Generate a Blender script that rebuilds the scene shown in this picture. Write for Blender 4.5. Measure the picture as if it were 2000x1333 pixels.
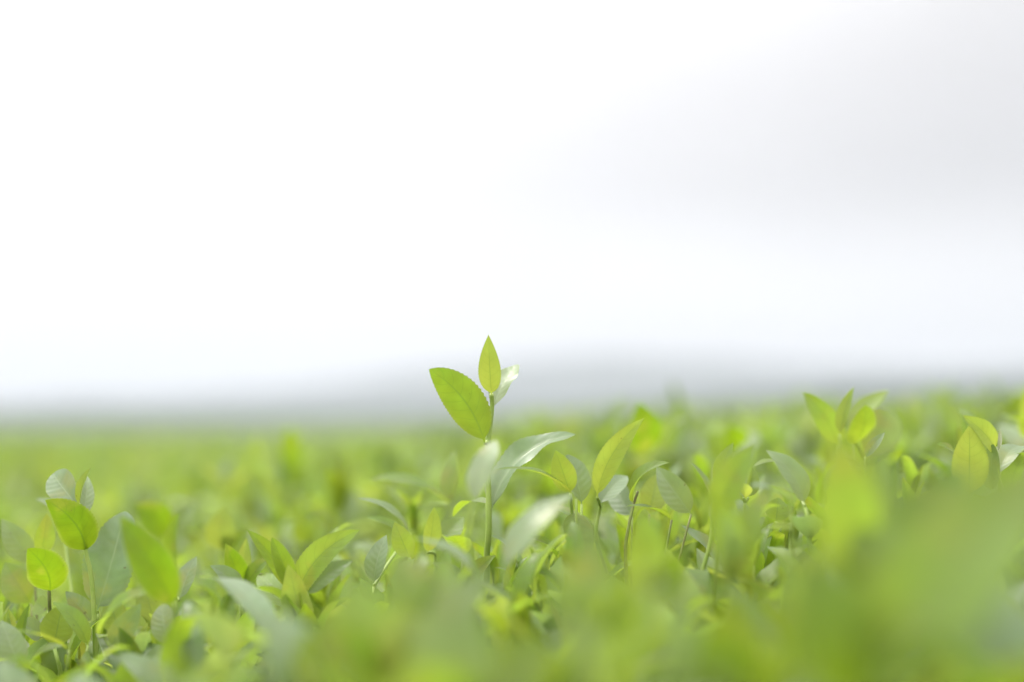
import bpy, bmesh, math, random
import numpy as np
from mathutils import Vector, Matrix, noise

random.seed(11)
RNG = np.random.default_rng(7)
for o in list(bpy.data.objects):
    bpy.data.objects.remove(o, do_unlink=True)
SC = bpy.context.scene
COL = SC.collection

# ------------------------------------------------------------------ camera
F_PX, CX, CY = 2777.8, 1000.0, 666.5          # 50 mm lens on a 2000 px wide frame
HORIZON = 822.0
FOCUS = 0.83
CAM_Z = 0.82
PITCH = math.atan((HORIZON - CY) / F_PX)
cam_data = bpy.data.cameras.new('camera')
cam = bpy.data.objects.new('camera', cam_data)
COL.objects.link(cam)
cam.location = (0, 0, CAM_Z)
cam.rotation_euler = (math.pi / 2 + PITCH, 0, 0)
cam_data.sensor_width = 36
cam_data.lens = 50
cam_data.clip_start = 0.02
cam_data.clip_end = 20000
cam_data.dof.use_dof = True
cam_data.dof.focus_distance = FOCUS
cam_data.dof.aperture_fstop = 1.9
SC.camera = cam
FWD = Vector((0, math.cos(PITCH), math.sin(PITCH)))
UPV = Vector((0, -math.sin(PITCH), math.cos(PITCH)))
RGT = Vector((1, 0, 0))
CAM = Vector((0, 0, CAM_Z))


def P(px, py, d):
    """the point of the place seen at photo pixel (px, py), d metres ahead"""
    return CAM + FWD * d + RGT * ((px - CX) / F_PX * d) + UPV * (-(py - CY) / F_PX * d)


def pix(p):
    v = Vector(p) - CAM
    d = v.dot(FWD)
    return CX + v.dot(RGT) / d * F_PX, CY - v.dot(UPV) / d * F_PX, d


# ------------------------------------------------------------------ sky, sun, exposure
SUN_EL, SUN_AZ = math.radians(52), math.radians(-35)   # azimuth from +Y, clockwise
world = bpy.data.worlds.new('World')
SC.world = world
world.use_nodes = True
nt = world.node_tree
nt.nodes.clear()


def N(tree, kind, **kw):
    n = tree.nodes.new(kind)
    for k, v in kw.items():
        if k.startswith('i_'):
            n.inputs[k[2:].replace('_', ' ')].default_value = v
        else:
            setattr(n, k, v)
    return n


def math_node(tree, op, a, b=None, clamp=False):
    n = tree.nodes.new('ShaderNodeMath')
    n.operation = op
    n.use_clamp = clamp
    for i, v in enumerate((a, b)):
        if v is None:
            continue
        if isinstance(v, (int, float)):
            n.inputs[i].default_value = v
        else:
            tree.links.new(v, n.inputs[i])
    return n.outputs[0]


def map_range(tree, v, a, b, c, d, smooth=True):
    n = tree.nodes.new('ShaderNodeMapRange')
    n.interpolation_type = 'SMOOTHSTEP' if smooth else 'LINEAR'
    tree.links.new(v, n.inputs['Value'])
    for k, x in zip(('From Min', 'From Max', 'To Min', 'To Max'), (a, b, c, d)):
        n.inputs[k].default_value = x
    return n.outputs['Result']


SKY_STRENGTH = 0.1
HORIZON_LIGHT = 8.2
L = nt.links.new
sky = N(nt, 'ShaderNodeTexSky', sky_type='NISHITA', sun_disc=False)
sky.sun_elevation = SUN_EL
sky.sun_rotation = SUN_AZ
geo = N(nt, 'ShaderNodeTexCoord')
sep = N(nt, 'ShaderNodeSeparateXYZ')
L(geo.outputs['Generated'], sep.inputs[0])
sx, sz = sep.outputs['X'], sep.outputs['Z']
up = math_node(nt, 'MAXIMUM', sz, 0.0)
zenith_boost = map_range(nt, up, 0.12, 1.0, 1.0, 4.1)            # overcast, with the zenith boosted past the CIE ratio to light the leaves more
cl = N(nt, 'ShaderNodeTexNoise', i_Scale=2.3, i_Detail=3.0, i_Roughness=0.5)
mp = N(nt, 'ShaderNodeMapping')
mp.inputs['Scale'].default_value = (1.0, 1.0, 3.0)
mp.inputs['Location'].default_value = (0.3, 0.2, 0.1)
L(geo.outputs['Generated'], mp.inputs[0])
L(mp.outputs[0], cl.inputs['Vector'])
clouds = map_range(nt, cl.outputs['Fac'], 0.3, 0.7, 0.95, 1.05)
bank = math_node(nt, 'SUBTRACT', map_range(nt, sz, .04, .09, 0, 1), map_range(nt, sz, .10, .17, 0, 1))
thick = map_range(nt, sx, -0.30, 0.56, 0.0, 0.51)         # thicker grey cloud towards one side, with a lighter gap low down
thick = math_node(nt, 'MULTIPLY', thick, math_node(nt, 'SUBTRACT', 1.0, math_node(nt, 'MULTIPLY', bank, 0.45)))
grey_side = math_node(nt, 'SUBTRACT', 1.0, thick)
val = math_node(nt, 'MULTIPLY', math_node(nt, 'MULTIPLY', zenith_boost, clouds), grey_side)
val = math_node(nt, 'MULTIPLY', val, HORIZON_LIGHT)
tint = N(nt, 'ShaderNodeCombineXYZ')
L(val, tint.inputs[0])
L(math_node(nt, 'MULTIPLY', val, 0.985), tint.inputs[2 - 1])
L(math_node(nt, 'MULTIPLY', val, 1.0), tint.inputs[2])
mixw = N(nt, 'ShaderNodeMixRGB', blend_type='MIX')
mixw.inputs[0].default_value = 0.98
L(sky.outputs[0], mixw.inputs[1])
L(tint.outputs[0], mixw.inputs[2])
bg = N(nt, 'ShaderNodeBackground')
bg.inputs['Strength'].default_value = SKY_STRENGTH
L(mixw.outputs[0], bg.inputs['Color'])
wo = N(nt, 'ShaderNodeOutputWorld')
L(bg.outputs[0], wo.inputs['Surface'])

sun_data = bpy.data.lights.new('sun', 'SUN')
sun_data.energy = 1.5
sun_data.angle = math.radians(14)
sun_data.color = (1.0, 0.97, 0.9)
sun = bpy.data.objects.new('sun', sun_data)
COL.objects.link(sun)
sdir = Vector((math.sin(SUN_AZ) * math.cos(SUN_EL), math.cos(SUN_AZ) * math.cos(SUN_EL), math.sin(SUN_EL)))
sun.rotation_euler = sdir.to_track_quat('Z', 'Y').to_euler()
sun.location = (-20, 40, 60)

vs = SC.view_settings
vs.view_transform = 'Standard'
vs.look = 'None'
vs.exposure = 0.52
vs.gamma = 1.0
vs.use_curve_mapping = False
SC.render.engine = 'CYCLES'
SC.cycles.use_denoising = True
SC.cycles.max_bounces = 8
SC.cycles.diffuse_bounces = 4
SC.cycles.transmission_bounces = 5
SC.cycles.volume_bounces = 1
SC.cycles.sample_clamp_indirect = 6.0

# ------------------------------------------------------------------ materials


def new_mat(name):
    m = bpy.data.materials.new(name)
    m.use_nodes = True
    m.node_tree.nodes.clear()
    return m, m.node_tree


def leaf_material(name, stops, through, trans_fac, rough, per_island=False, veins=True, spec=0.5, sheen=0.0, rib=(.22, .28, .08)):
    """waxy sheet that reflects on both sides and lets light through; stops = base colours over the random tint"""
    m, t = new_mat(name)
    ln = t.links.new
    if per_island:
        g = N(t, 'ShaderNodeNewGeometry')
        at = N(t, 'ShaderNodeAttribute', attribute_name='tone')
        rnd = math_node(t, 'ADD', math_node(t, 'MULTIPLY', g.outputs['Random Per Island'], .22), math_node(t, 'MULTIPLY', at.outputs['Fac'], .78))
    else:
        oi = N(t, 'ShaderNodeObjectInfo')
        rnd = oi.outputs['Random']
    ramp = N(t, 'ShaderNodeValToRGB')
    ramp2 = N(t, 'ShaderNodeValToRGB')
    for r, cols in ((ramp, stops), (ramp2, through)):
        els = r.color_ramp.elements
        while len(els) < len(cols):
            els.new(0.5)
        for i, c in enumerate(cols):
            els[i].position = i / max(1, len(cols) - 1)
            els[i].color = (*c, 1)
        ln(rnd, r.inputs[0])
    # mottling of the blade
    tc = N(t, 'ShaderNodeTexCoord')
    nz = N(t, 'ShaderNodeTexNoise', i_Scale=90.0, i_Detail=4.0)
    ln(tc.outputs['Object'], nz.inputs['Vector'])
    nz2 = N(t, 'ShaderNodeTexNoise', i_Scale=28.0, i_Detail=2.0)
    ln(tc.outputs['Object'], nz2.inputs['Vector'])
    mott = math_node(t, 'ADD', map_range(t, nz.outputs['Fac'], .3, .7, -.07, .07), map_range(t, nz2.outputs['Fac'], .3, .7, .88, 1.12))
    hsv = N(t, 'ShaderNodeHueSaturation')
    hsv2 = N(t, 'ShaderNodeHueSaturation')
    hue = map_range(t, nz2.outputs['Fac'], .3, .7, .488, .508)
    for h, r in ((hsv, ramp), (hsv2, ramp2)):
        ln(r.outputs[0], h.inputs['Color'])
        ln(mott, h.inputs['Value'])
        ln(hue, h.inputs['Hue'])
    base, thru = hsv.outputs[0], hsv2.outputs[0]
    if veins:                                               # a few brown specks and yellowed patches of wear
        ofs = N(t, 'ShaderNodeVectorMath', operation='ADD')
        ln(tc.outputs['Object'], ofs.inputs[0])
        ln(rnd, ofs.inputs[1])
        sp = N(t, 'ShaderNodeTexNoise', i_Scale=260.0, i_Detail=1.0)
        ln(ofs.outputs[0], sp.inputs['Vector'])
        pt = N(t, 'ShaderNodeTexNoise', i_Scale=45.0, i_Detail=3.0)
        ln(ofs.outputs[0], pt.inputs['Vector'])
        for q in range(2):
            a = N(t, 'ShaderNodeMixRGB', blend_type='MIX')
            ln(map_range(t, pt.outputs['Fac'], .56, .72, 0, .5), a.inputs[0])
            ln((base, thru)[q], a.inputs[1])
            a.inputs[2].default_value = ((.22, .22, .04, 1), (.62, .58, .08, 1))[q]
            b = N(t, 'ShaderNodeMixRGB', blend_type='MIX')
            ln(map_range(t, sp.outputs['Fac'], .765, .79, 0, .6), b.inputs[0])
            ln(a.outputs[0], b.inputs[1])
            b.inputs[2].default_value = ((.12, .08, .03, 1), (.14, .09, .03, 1))[q]
            if q == 0:
                base = b.outputs[0]
            else:
                thru = b.outputs[0]
    pr = N(t, 'ShaderNodeBsdfPrincipled')
    pr.inputs['Roughness'].default_value = rough
    pr.inputs['Specular IOR Level'].default_value = spec
    pr.inputs['Sheen Weight'].default_value = sheen
    pr.inputs['Sheen Roughness'].default_value = 0.4
    tr = N(t, 'ShaderNodeBsdfTranslucent')
    mx = N(t, 'ShaderNodeMixShader')
    mx.inputs[0].default_value = trans_fac
    if veins:
        uv = N(t, 'ShaderNodeUVMap', uv_map='blade')
        su = N(t, 'ShaderNodeSeparateXYZ')
        ln(uv.outputs[0], su.inputs[0])
        s = math_node(t, 'ABSOLUTE', math_node(t, 'MULTIPLY', math_node(t, 'SUBTRACT', su.outputs[0], 0.5), 2.0))
        v = su.outputs[1]
        # midrib, wider at the base; s is already relative to the blade's width
        midw = map_range(t, v, 0.0, 1.0, 0.075, 0.045, False)
        mid = math_node(t, 'SUBTRACT', 1.0, math_node(t, 'DIVIDE', s, midw), True)
        # side veins run forward and bend up towards the margin
        curve = math_node(t, 'MULTIPLY', math_node(t, 'POWER', s, 1.5), 0.16)
        wob = math_node(t, 'MULTIPLY', nz2.outputs['Fac'], 0.11)
        ph = math_node(t, 'MULTIPLY', math_node(t, 'ADD', math_node(t, 'SUBTRACT', v, curve), wob), 8.0)
        side = math_node(t, 'FRACT', math_node(t, 'ADD', ph, map_range(t, su.outputs[0], .499, .501, 0.0, .45, False)))
        d = math_node(t, 'ABSOLUTE', math_node(t, 'SUBTRACT', side, 0.5))
        fine = math_node(t, 'SUBTRACT', 1.0, math_node(t, 'DIVIDE', d, 0.055), True)
        fine = math_node(t, 'MULTIPLY', fine, map_range(t, s, 0.7, 0.97, 1.0, 0.0))
        pillow = math_node(t, 'COSINE', math_node(t, 'MULTIPLY', math_node(t, 'SUBTRACT', side, 0.5), 6.2832))
        vein = math_node(t, 'MAXIMUM', mid, math_node(t, 'MULTIPLY', fine, 0.28))
        light = N(t, 'ShaderNodeMixRGB', blend_type='MIX')
        ln(math_node(t, 'MULTIPLY', vein, 0.55), light.inputs[0])
        ln(base, light.inputs[1])
        light.inputs[2].default_value = (*rib, 1)
        base = light.outputs[0]
        dk = N(t, 'ShaderNodeMixRGB', blend_type='MULTIPLY')
        strong = math_node(t, 'MAXIMUM', mid, math_node(t, 'MULTIPLY', fine, 0.6))
        ln(math_node(t, 'MULTIPLY', strong, 0.75), dk.inputs[0])
        ln(thru, dk.inputs[1])
        dk.inputs[2].default_value = (0.40, 0.55, 0.45, 1)
        # margins are a little thinner and yellower
        ed = N(t, 'ShaderNodeMixRGB', blend_type='MIX')
        ln(map_range(t, s, 0.80, 1.0, 0.0, 0.55), ed.inputs[0])
        ln(dk.outputs[0], ed.inputs[1])
        ed.inputs[2].default_value = (0.46, 0.54, 0.10, 1)
        thru = ed.outputs[0]
        hgt = math_node(t, 'ADD', math_node(t, 'MULTIPLY', pillow, -0.28), math_node(t, 'MULTIPLY', nz.outputs['Fac'], 0.6))
        hgt = math_node(t, 'SUBTRACT', hgt, math_node(t, 'MULTIPLY', vein, 0.5))
        bp = N(t, 'ShaderNodeBump')
        bp.inputs['Strength'].default_value = 0.3
        bp.inputs['Distance'].default_value = 0.0005
        ln(hgt, bp.inputs['Height'])
        ln(bp.outputs[0], pr.inputs['Normal'])
    ln(base, pr.inputs['Base Color'])
    ln(thru, tr.inputs['Color'])
    ln(pr.outputs[0], mx.inputs[1])
    ln(tr.outputs[0], mx.inputs[2])
    out = N(t, 'ShaderNodeOutputMaterial')
    ln(mx.outputs[0], out.inputs['Surface'])
    return m


Y_B, Y_T = [(.165, .245, .03), (.145, .235, .03), (.19, .255, .04)], [(.52, .67, .07), (.47, .66, .06), (.57, .67, .09)]
G_B, G_T = [(.125, .19, .022), (.14, .205, .026), (.11, .17, .024)], [(.43, .60, .035), (.47, .63, .04), (.38, .57, .035)]
S_B, S_T = [(.155, .225, .10), (.175, .24, .095), (.135, .205, .095)], [(.34, .48, .10), (.39, .51, .11), (.30, .45, .11)]
M = {
    'y': leaf_material('young_leaf', Y_B, Y_T, .42, .50),
    'g': leaf_material('green_leaf', G_B, G_T, .40, .44),
    's': leaf_material('mature_leaf', S_B, S_T, .37, .36, spec=.65, sheen=.12, rib=(.42, .50, .24)),
    'd': leaf_material('deep_green_leaf', [(.085, .14, .013), (.095, .15, .014)], [(.26, .43, .012), (.30, .47, .014)], .52, .40),
    'mix': leaf_material('mixed_leaf', [(.06, .10, .012), G_B[0], (.18, .25, .11), Y_B[1], (.07, .11, .014), (.19, .26, .12), Y_B[2], (.09, .14, .016)],  # darkest tones paint in the shade of gaps and backlit leaves
                         [(.17, .28, .008), G_T[0], (.38, .50, .14), Y_T[1], (.19, .30, .008), (.40, .52, .15), Y_T[2], (.25, .38, .01)], .5, .35, per_island=True, veins=False, spec=.7),
}


def plain(name, c1, c2, scale, rough=.6, bump=0.0, spec=.4):
    m, t = new_mat(name)
    tc = N(t, 'ShaderNodeTexCoord')
    nz = N(t, 'ShaderNodeTexNoise', i_Scale=scale, i_Detail=5.0)
    t.links.new(tc.outputs['Object'], nz.inputs['Vector'])
    r = N(t, 'ShaderNodeValToRGB')
    r.color_ramp.elements[0].position, r.color_ramp.elements[1].position = .35, .65
    r.color_ramp.elements[0].color, r.color_ramp.elements[1].color = (*c1, 1), (*c2, 1)
    t.links.new(nz.outputs['Fac'], r.inputs[0])
    p = N(t, 'ShaderNodeBsdfPrincipled')
    p.inputs['Roughness'].default_value = rough
    p.inputs['Specular IOR Level'].default_value = spec
    t.links.new(r.outputs[0], p.inputs['Base Color'])
    if bump:
        b = N(t, 'ShaderNodeBump')
        b.inputs['Distance'].default_value = bump
        t.links.new(nz.outputs['Fac'], b.inputs['Height'])
        t.links.new(b.outputs[0], p.inputs['Normal'])
    o = N(t, 'ShaderNodeOutputMaterial')
    t.links.new(p.outputs[0], o.inputs['Surface'])
    return m


M['stem'] = plain('green_stem', (.28, .39, .08), (.34, .43, .11), 160, .45)
M['wood'] = plain('brown_stem', (.17, .16, .06), (.22, .28, .07), 160, .6)
M['bud'] = plain('downy_bud', (.42, .46, .25), (.5, .52, .34), 200, .7)
M['soil'] = plain('field_earth', (.06, .10, .03), (.08, .11, .04), .05, .9)
M['hill'] = plain('wooded_hill', (.03, .045, .035), (.045, .06, .045), .01, .95, spec=.1)
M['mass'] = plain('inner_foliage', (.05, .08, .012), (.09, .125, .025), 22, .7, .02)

# ------------------------------------------------------------------ object helpers


def link(o, parent=None, kind=None, label=None, cat=None, group=None):
    COL.objects.link(o)
    if parent is not None:
        o.parent = parent
    for k, v in (('kind', kind), ('label', label), ('category', cat), ('group', group)):
        if v:
            o[k] = v
    return o


def mesh_from(name, verts, faces, mat, smooth=True, uvs=None):
    me = bpy.data.meshes.new(name)
    me.from_pydata([tuple(v) for v in verts], [], faces)
    if uvs is not None:
        lay = me.uv_layers.new(name='blade')
        idx = np.empty(len(me.loops), dtype=np.int32)
        me.loops.foreach_get('vertex_index', idx)
        lay.data.foreach_set('uv', np.asarray(uvs, dtype=np.float32)[idx].ravel())
    if smooth:
        me.polygons.foreach_set('use_smooth', [True] * len(me.polygons))
    me.materials.append(mat)
    me.update()
    return me


def profile(t, full):
    pet = 0.05
    if t <= pet:
        return 0.035 + 0.03 * (t / pet)
    u = (t - pet) / (1 - pet)
    a, b = full[0], full[1] + .2
    pk = a / (a + b)
    nrm = (pk ** a) * ((1 - pk) ** b)
    return max(0.065 * (1 - u), (u ** a) * ((1 - u) ** b) / nrm)


def leaf_geo(length, width, bend=0.5, fold=0.25, rows=10, cols=2, teeth=0.0, wave=0.0, twist=0.0,
             full=(.62, .80), seed=0, hook=0.0, edge=0.0, sweep=0.0):
    """blade along +Y from the origin to (0, length, 0); its upper side faces +Z.
    bend = total turn of the midrib (positive: tip droops), fold = V of the two halves"""
    rs = random.Random(seed)
    pts, ang = [Vector((0, 0))], []
    for i in range(rows):
        t = (i + .5) / rows
        a = bend * (.5 - t) - hook * max(0, t - .7) * 3.0
        pts.append(pts[-1] + Vector((math.cos(a), math.sin(a))) / rows)
    end = pts[-1]
    rot = math.atan2(end.y, end.x)
    k = 1 / end.length
    cl = []
    for p in pts:
        c, s = math.cos(-rot), math.sin(-rot)
        cl.append(Vector(((p.x * c - p.y * s) * k, (p.x * s + p.y * c) * k)) * length)
    ph1, ph2 = rs.uniform(0, 6.28), rs.uniform(0, 6.28)
    verts, uvs, faces = [], [], []
    nc = 2 * cols + 1
    for i in range(rows + 1):
        t = i / rows
        w = width / 2 * profile(t, full)
        if t >= .999:
            w = width * .006
        tooth = 1.0
        if teeth and .14 < t < .97:
            tooth = 1.0 + teeth * (1 if i % 2 else -1)
        a = cl[min(i + 1, rows)] - cl[max(i - 1, 0)]
        a = math.atan2(a.y, a.x)
        tw = twist * (t - .3)
        fo = fold * (1 - .35 * t)
        for j in range(nc):
            s = (j - cols) / cols
            side = 1 if s >= 0 else -1
            ww = w * (tooth if abs(s) > .99 else 1)
            ab = abs(s)
            lx = s * ww * math.cos(fo)
            lz = ab * ww * math.sin(fo) - edge * ab * ab * ww
            lz += wave * width * ab * ab * math.sin(t * 15 + (ph1 if side > 0 else ph2)) * min(1, 3 * t * (1 - t) + .1)
            x = lx * math.cos(tw) - lz * math.sin(tw)
            z = lx * math.sin(tw) + lz * math.cos(tw)
            x += sweep * length * (4 * t * (1 - t)) - s * 0
            y = cl[i].x - z * math.sin(a) - x * 0 - s * ww * sweep * 4 * (1 - 2 * t)
            verts.append((x, y, cl[i].y + z * math.cos(a)))
            uvs.append(((s + 1) / 2, t))
    for i in range(rows):
        for j in range(nc - 1):
            q = i * nc + j
            faces.append((q, q + 1, q + nc + 1, q + nc))
    return verts, faces, uvs


def tube(pts, r0, r1, n=7, tip=False):
    """round tapered stalk through the points"""
    verts, faces = [], []
    pts = [Vector(p) for p in pts]
    m = len(pts)
    for i, p in enumerate(pts):
        tan = (pts[min(i + 1, m - 1)] - pts[max(i - 1, 0)]).normalized()
        ref = Vector((0, 1, 0)) if abs(tan.y) < .9 else Vector((1, 0, 0))
        a = tan.cross(ref).normalized()
        b = tan.cross(a)
        r = r0 + (r1 - r0) * i / max(1, m - 1)
        for k in range(n):
            f = 2 * math.pi * k / n
            verts.append(p + a * r * math.cos(f) + b * r * math.sin(f))
    for i in range(m - 1):
        for k in range(n):
            q, q2 = i * n + k, i * n + (k + 1) % n
            faces.append((q, q2, q2 + n, q + n))
    faces.append(tuple(range(n))[::-1])
    faces.append(tuple(range((m - 1) * n, m * n)))
    return verts, faces


def merge(*parts):
    V, Fc = [], []
    for v, f in parts:
        o = len(V)
        V += list(v)
        Fc += [tuple(i + o for i in q) for q in f]
    return V, Fc


def smooth_path(pts, k=4):
    pts = [Vector(p) for p in pts]
    out = []
    for i in range(len(pts) - 1):
        p0, p1, p2, p3 = pts[max(i - 1, 0)], pts[i], pts[i + 1], pts[min(i + 2, len(pts) - 1)]
        for j in range(k):
            t = j / k
            out.append(.5 * ((2 * p1) + (p2 - p0) * t + (2 * p0 - 5 * p1 + 4 * p2 - p3) * t * t + (3 * p1 - p0 - 3 * p2 + p3) * t ** 3))
    return out + [pts[-1]]


# ------------------------------------------------------------------ the setting


def canopy(x, y):
    """height of the plucking table (tops of the bushes)"""
    side = .11 * math.tanh(x / .65) if x < 0 else .085 * math.tanh(x / .55)
    return CAM_Z - .078 + side + .006 * math.sin(x * 9 + 1) * math.sin(y * 7) * min(1, y)


def sheet(name, xs, ys, fz, mat):
    V = [(x, y, fz(x, y)) for y in ys for x in xs]
    n = len(xs)
    Fc = [(j * n + i, j * n + i + 1, (j + 1) * n + i + 1, (j + 1) * n + i) for j in range(len(ys) - 1) for i in range(n - 1)]
    return bpy.data.objects.new(name, mesh_from(name, V, Fc, mat))


g = sheet('ground', np.linspace(-9000, 9000, 25), np.linspace(-40, 9000, 25), lambda x, y: 0.0, M['soil'])
link(g, kind='structure')


def ridge(name, dist, prof, depth, rough, seed):
    """a long hill: crest heights given at photo x, falling to the plain in front and behind"""
    xs = np.linspace(-.75, .75, 161)
    rows = np.linspace(-1, 1, 15)
    ax, ay = zip(*prof)
    V = []
    for r in rows:
        for u in xs:
            px = CX + u * F_PX
            crest = (HORIZON - np.interp(px, ax, ay)) / F_PX * dist + CAM_Z
            n = noise.noise(Vector((u * 14, r * 1.3, seed))) + .5 * noise.noise(Vector((u * 40, r * 3, seed)))
            h = max(-1.0, crest * (math.cos(r * math.pi / 2) ** 1.3) * (1 + rough * n * (.3 + abs(r))))
            if abs(r) > .99:
                h = -1.5
            d = dist + r * depth
            V.append((u * d, d, h))
    n = len(xs)
    Fc = [(j * n + i, j * n + i + 1, (j + 1) * n + i + 1, (j + 1) * n + i) for j in range(len(rows) - 1) for i in range(n - 1)]
    o = bpy.data.objects.new(name, mesh_from(name, V, Fc, M['hill']))
    return link(o, kind='structure')


ridge('hills', 3200, [(-1200, 800), (0, 788), (150, 776), (300, 778), (600, 757), (800, 728), (1000, 706), (1200, 694), (1380, 700), (1600, 712), (1850, 716), (2100, 706), (3200, 740)], 900, .10, 3.1)
ridge('low_hills', 900, [(-1200, 806), (0, 806), (700, 808), (1100, 800), (1300, 785), (1500, 770), (1700, 756), (2000, 748), (3200, 765)], 200, .22, 8.4)

# haze between the field and the hills
hz = bpy.data.materials.new('haze')
hz.use_nodes = True
ht = hz.node_tree
ht.nodes.clear()
pv = N(ht, 'ShaderNodeVolumePrincipled')
pv.inputs['Color'].default_value = (.71, .735, .81, 1)
pv.inputs['Density'].default_value = .00038
pv.inputs['Anisotropy'].default_value = 0.0
ho = N(ht, 'ShaderNodeOutputMaterial')
ht.links.new(pv.outputs[0], ho.inputs['Volume'])
bx = [(x, y, z) for x in (-9500, 9500) for y in (-60, 9500) for z in (-2.6, 215)]
bf = [(0, 1, 3, 2), (4, 6, 7, 5), (0, 4, 5, 1), (2, 3, 7, 6), (0, 2, 6, 4), (1, 5, 7, 3)]
link(bpy.data.objects.new('haze', mesh_from('haze', bx, bf, hz, smooth=False)), kind='stuff', label='pale haze in the air over the field', cat='haze')

# the closed inner mass of the bushes, a hand's breadth under the shoots
ysm = np.concatenate([np.linspace(-.3, 2.2, 60), np.geomspace(2.3, 14.4, 34), [14.8, 15.2]])
xsm = np.concatenate([-np.geomspace(12, 1.3, 20), np.linspace(-1.25, 1.25, 60), np.geomspace(1.3, 12, 20)])


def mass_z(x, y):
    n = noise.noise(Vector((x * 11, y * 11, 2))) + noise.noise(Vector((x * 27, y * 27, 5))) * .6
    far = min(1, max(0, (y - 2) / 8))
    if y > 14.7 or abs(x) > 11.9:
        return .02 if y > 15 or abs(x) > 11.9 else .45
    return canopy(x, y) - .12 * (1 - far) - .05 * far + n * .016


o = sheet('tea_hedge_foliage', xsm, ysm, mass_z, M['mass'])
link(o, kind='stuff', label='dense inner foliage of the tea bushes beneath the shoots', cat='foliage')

# ------------------------------------------------------------------ leaves nobody could count (joined)


def leaf_cloud(name, pos, length, width, az, tilt, roll, label, tone, bend=.7):
    """many blades in one mesh; tilt = rise of the midrib above level"""
    v, f, _ = leaf_geo(1, 1, bend, .3, rows=5, cols=1)
    v = np.array(v, dtype=np.float64)
    n = len(pos)
    ca, sa, ct, st = np.cos(az), np.sin(az), np.cos(tilt), np.sin(tilt)
    Yd = np.stack([sa * ct, ca * ct, st], 1)
    X0 = np.stack([ca, -sa, np.zeros(n)], 1)
    Z0 = np.cross(X0, Yd)
    cr, sr = np.cos(roll)[:, None], np.sin(roll)[:, None]
    Xd, Zd = X0 * cr + Z0 * sr, Z0 * cr - X0 * sr
    V = (pos[:, None, :] + v[None, :, 0:1] * (Xd * width[:, None])[:, None, :]
         + v[None, :, 1:2] * (Yd * length[:, None])[:, None, :] + v[None, :, 2:3] * (Zd * length[:, None])[:, None, :])
    V = V.reshape(-1, 3)
    fa = np.array(f)
    Fa = (fa[None] + (np.arange(n) * len(v))[:, None, None]).reshape(-1, 4)
    me = bpy.data.meshes.new(name)
    me.vertices.add(len(V))
    me.vertices.foreach_set('co', V.astype(np.float32).ravel())
    me.loops.add(Fa.size)
    me.loops.foreach_set('vertex_index', Fa.astype(np.int32).ravel())
    me.polygons.add(len(Fa))
    me.polygons.foreach_set('loop_start', np.arange(0, Fa.size, 4, dtype=np.int32))
    me.polygons.foreach_set('use_smooth', np.ones(len(Fa), dtype=bool))
    me.materials.append(M['mix'])
    me.attributes.new('tone', 'FLOAT', 'POINT').data.foreach_set('value', np.repeat(tone, len(v)).astype(np.float32))
    me.update(calc_edges=True)
    me.validate()
    o = bpy.data.objects.new(name, me)
    return link(o, kind='stuff', label=label, cat='foliage')


can_v = np.vectorize(canopy)


def scatter(n, y0, y1, power=0.0, half=.44, pad=.12):
    """points on the wedge of field in front of the camera and a step beside it"""
    u = RNG.random(n)
    a = 1 - power
    y = (y0 ** (1 + a) + u * (y1 ** (1 + a) - y0 ** (1 + a))) ** (1 / (1 + a))
    x = RNG.uniform(-1, 1, n) * (half * y + pad)
    return x, y


# lower leaves between the near shoots
x, y = scatter(6500, .16, 1.5)
z = can_v(x, y) - RNG.uniform(.060, .115, len(x))
n = len(x)
leaf_cloud('lower_tea_foliage', np.stack([x, y, z], 1), RNG.uniform(.048, .072, n), RNG.uniform(.017, .027, n),
           RNG.uniform(0, 6.28, n), RNG.normal(.8, .35, n), RNG.normal(0, .4, n), 'lower tea leaves packed between the nearest shoots', RNG.random(n))
# the field beyond: clumps of four or five blades on each sprig
x, y = scatter(9000, 1.40, 14.0, power=.9)
k = 5
xs, ys = np.repeat(x, k), np.repeat(y, k)
n = len(xs)
az = np.repeat(RNG.uniform(0, 6.28, len(x)), k) + np.tile(np.arange(k) * 2.4, len(x)) + RNG.normal(0, .3, n)
tallness = RNG.normal(-.014, .014, len(x)) + np.where(RNG.random(len(x)) < .3, RNG.uniform(.015, .05, len(x)), 0)
lift = np.repeat(tallness * np.where(x > .2, .7, 1) - .006 - .012 * (x > .2), k)
zs = can_v(xs, ys) + lift + np.tile(np.linspace(-.03, .0, k), len(x))
tilt = np.tile(np.linspace(.35, 1.25, k), len(x)) + RNG.normal(0, .2, n)
leaf_cloud('distant_tea_foliage', np.stack([xs + np.sin(az) * .004, ys + np.cos(az) * .004, zs], 1), RNG.uniform(.036, .06, n) * (1 + .025 * ys),
           RNG.uniform(.015, .024, n) * (1 + .035 * ys), az, tilt, RNG.normal(0, .3, n), 'soft mass of tea foliage stretching back to the hills', np.repeat(RNG.random(len(x)), k))

# ------------------------------------------------------------------ tea shoots placed one by one
CAMDIR = Vector((0, -1, 0))
NORM = {'c': (0, -1, .25), 'u': (0, -.25, 1), 'uc': (0, -.75, .8), 'ul': (-.7, -.3, .6), 'ur': (.7, -.3, .6), 'l': (-1, -.4, .2), 'r': (1, -.4, .2),
        'w': (-.353, -.496, .788), 'cl': (-.6, -1, .2), 'cr': (.6, -1, .2), 'b': (0, 1, .3), 'bu': (0, .7, .7), 'bl': (-.5, 1, .3), 'br': (.5, 1, .3), 'e': (0, -.12, 1), 'eb': (0, .15, 1)}
N_SHOOT = [0]


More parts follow.
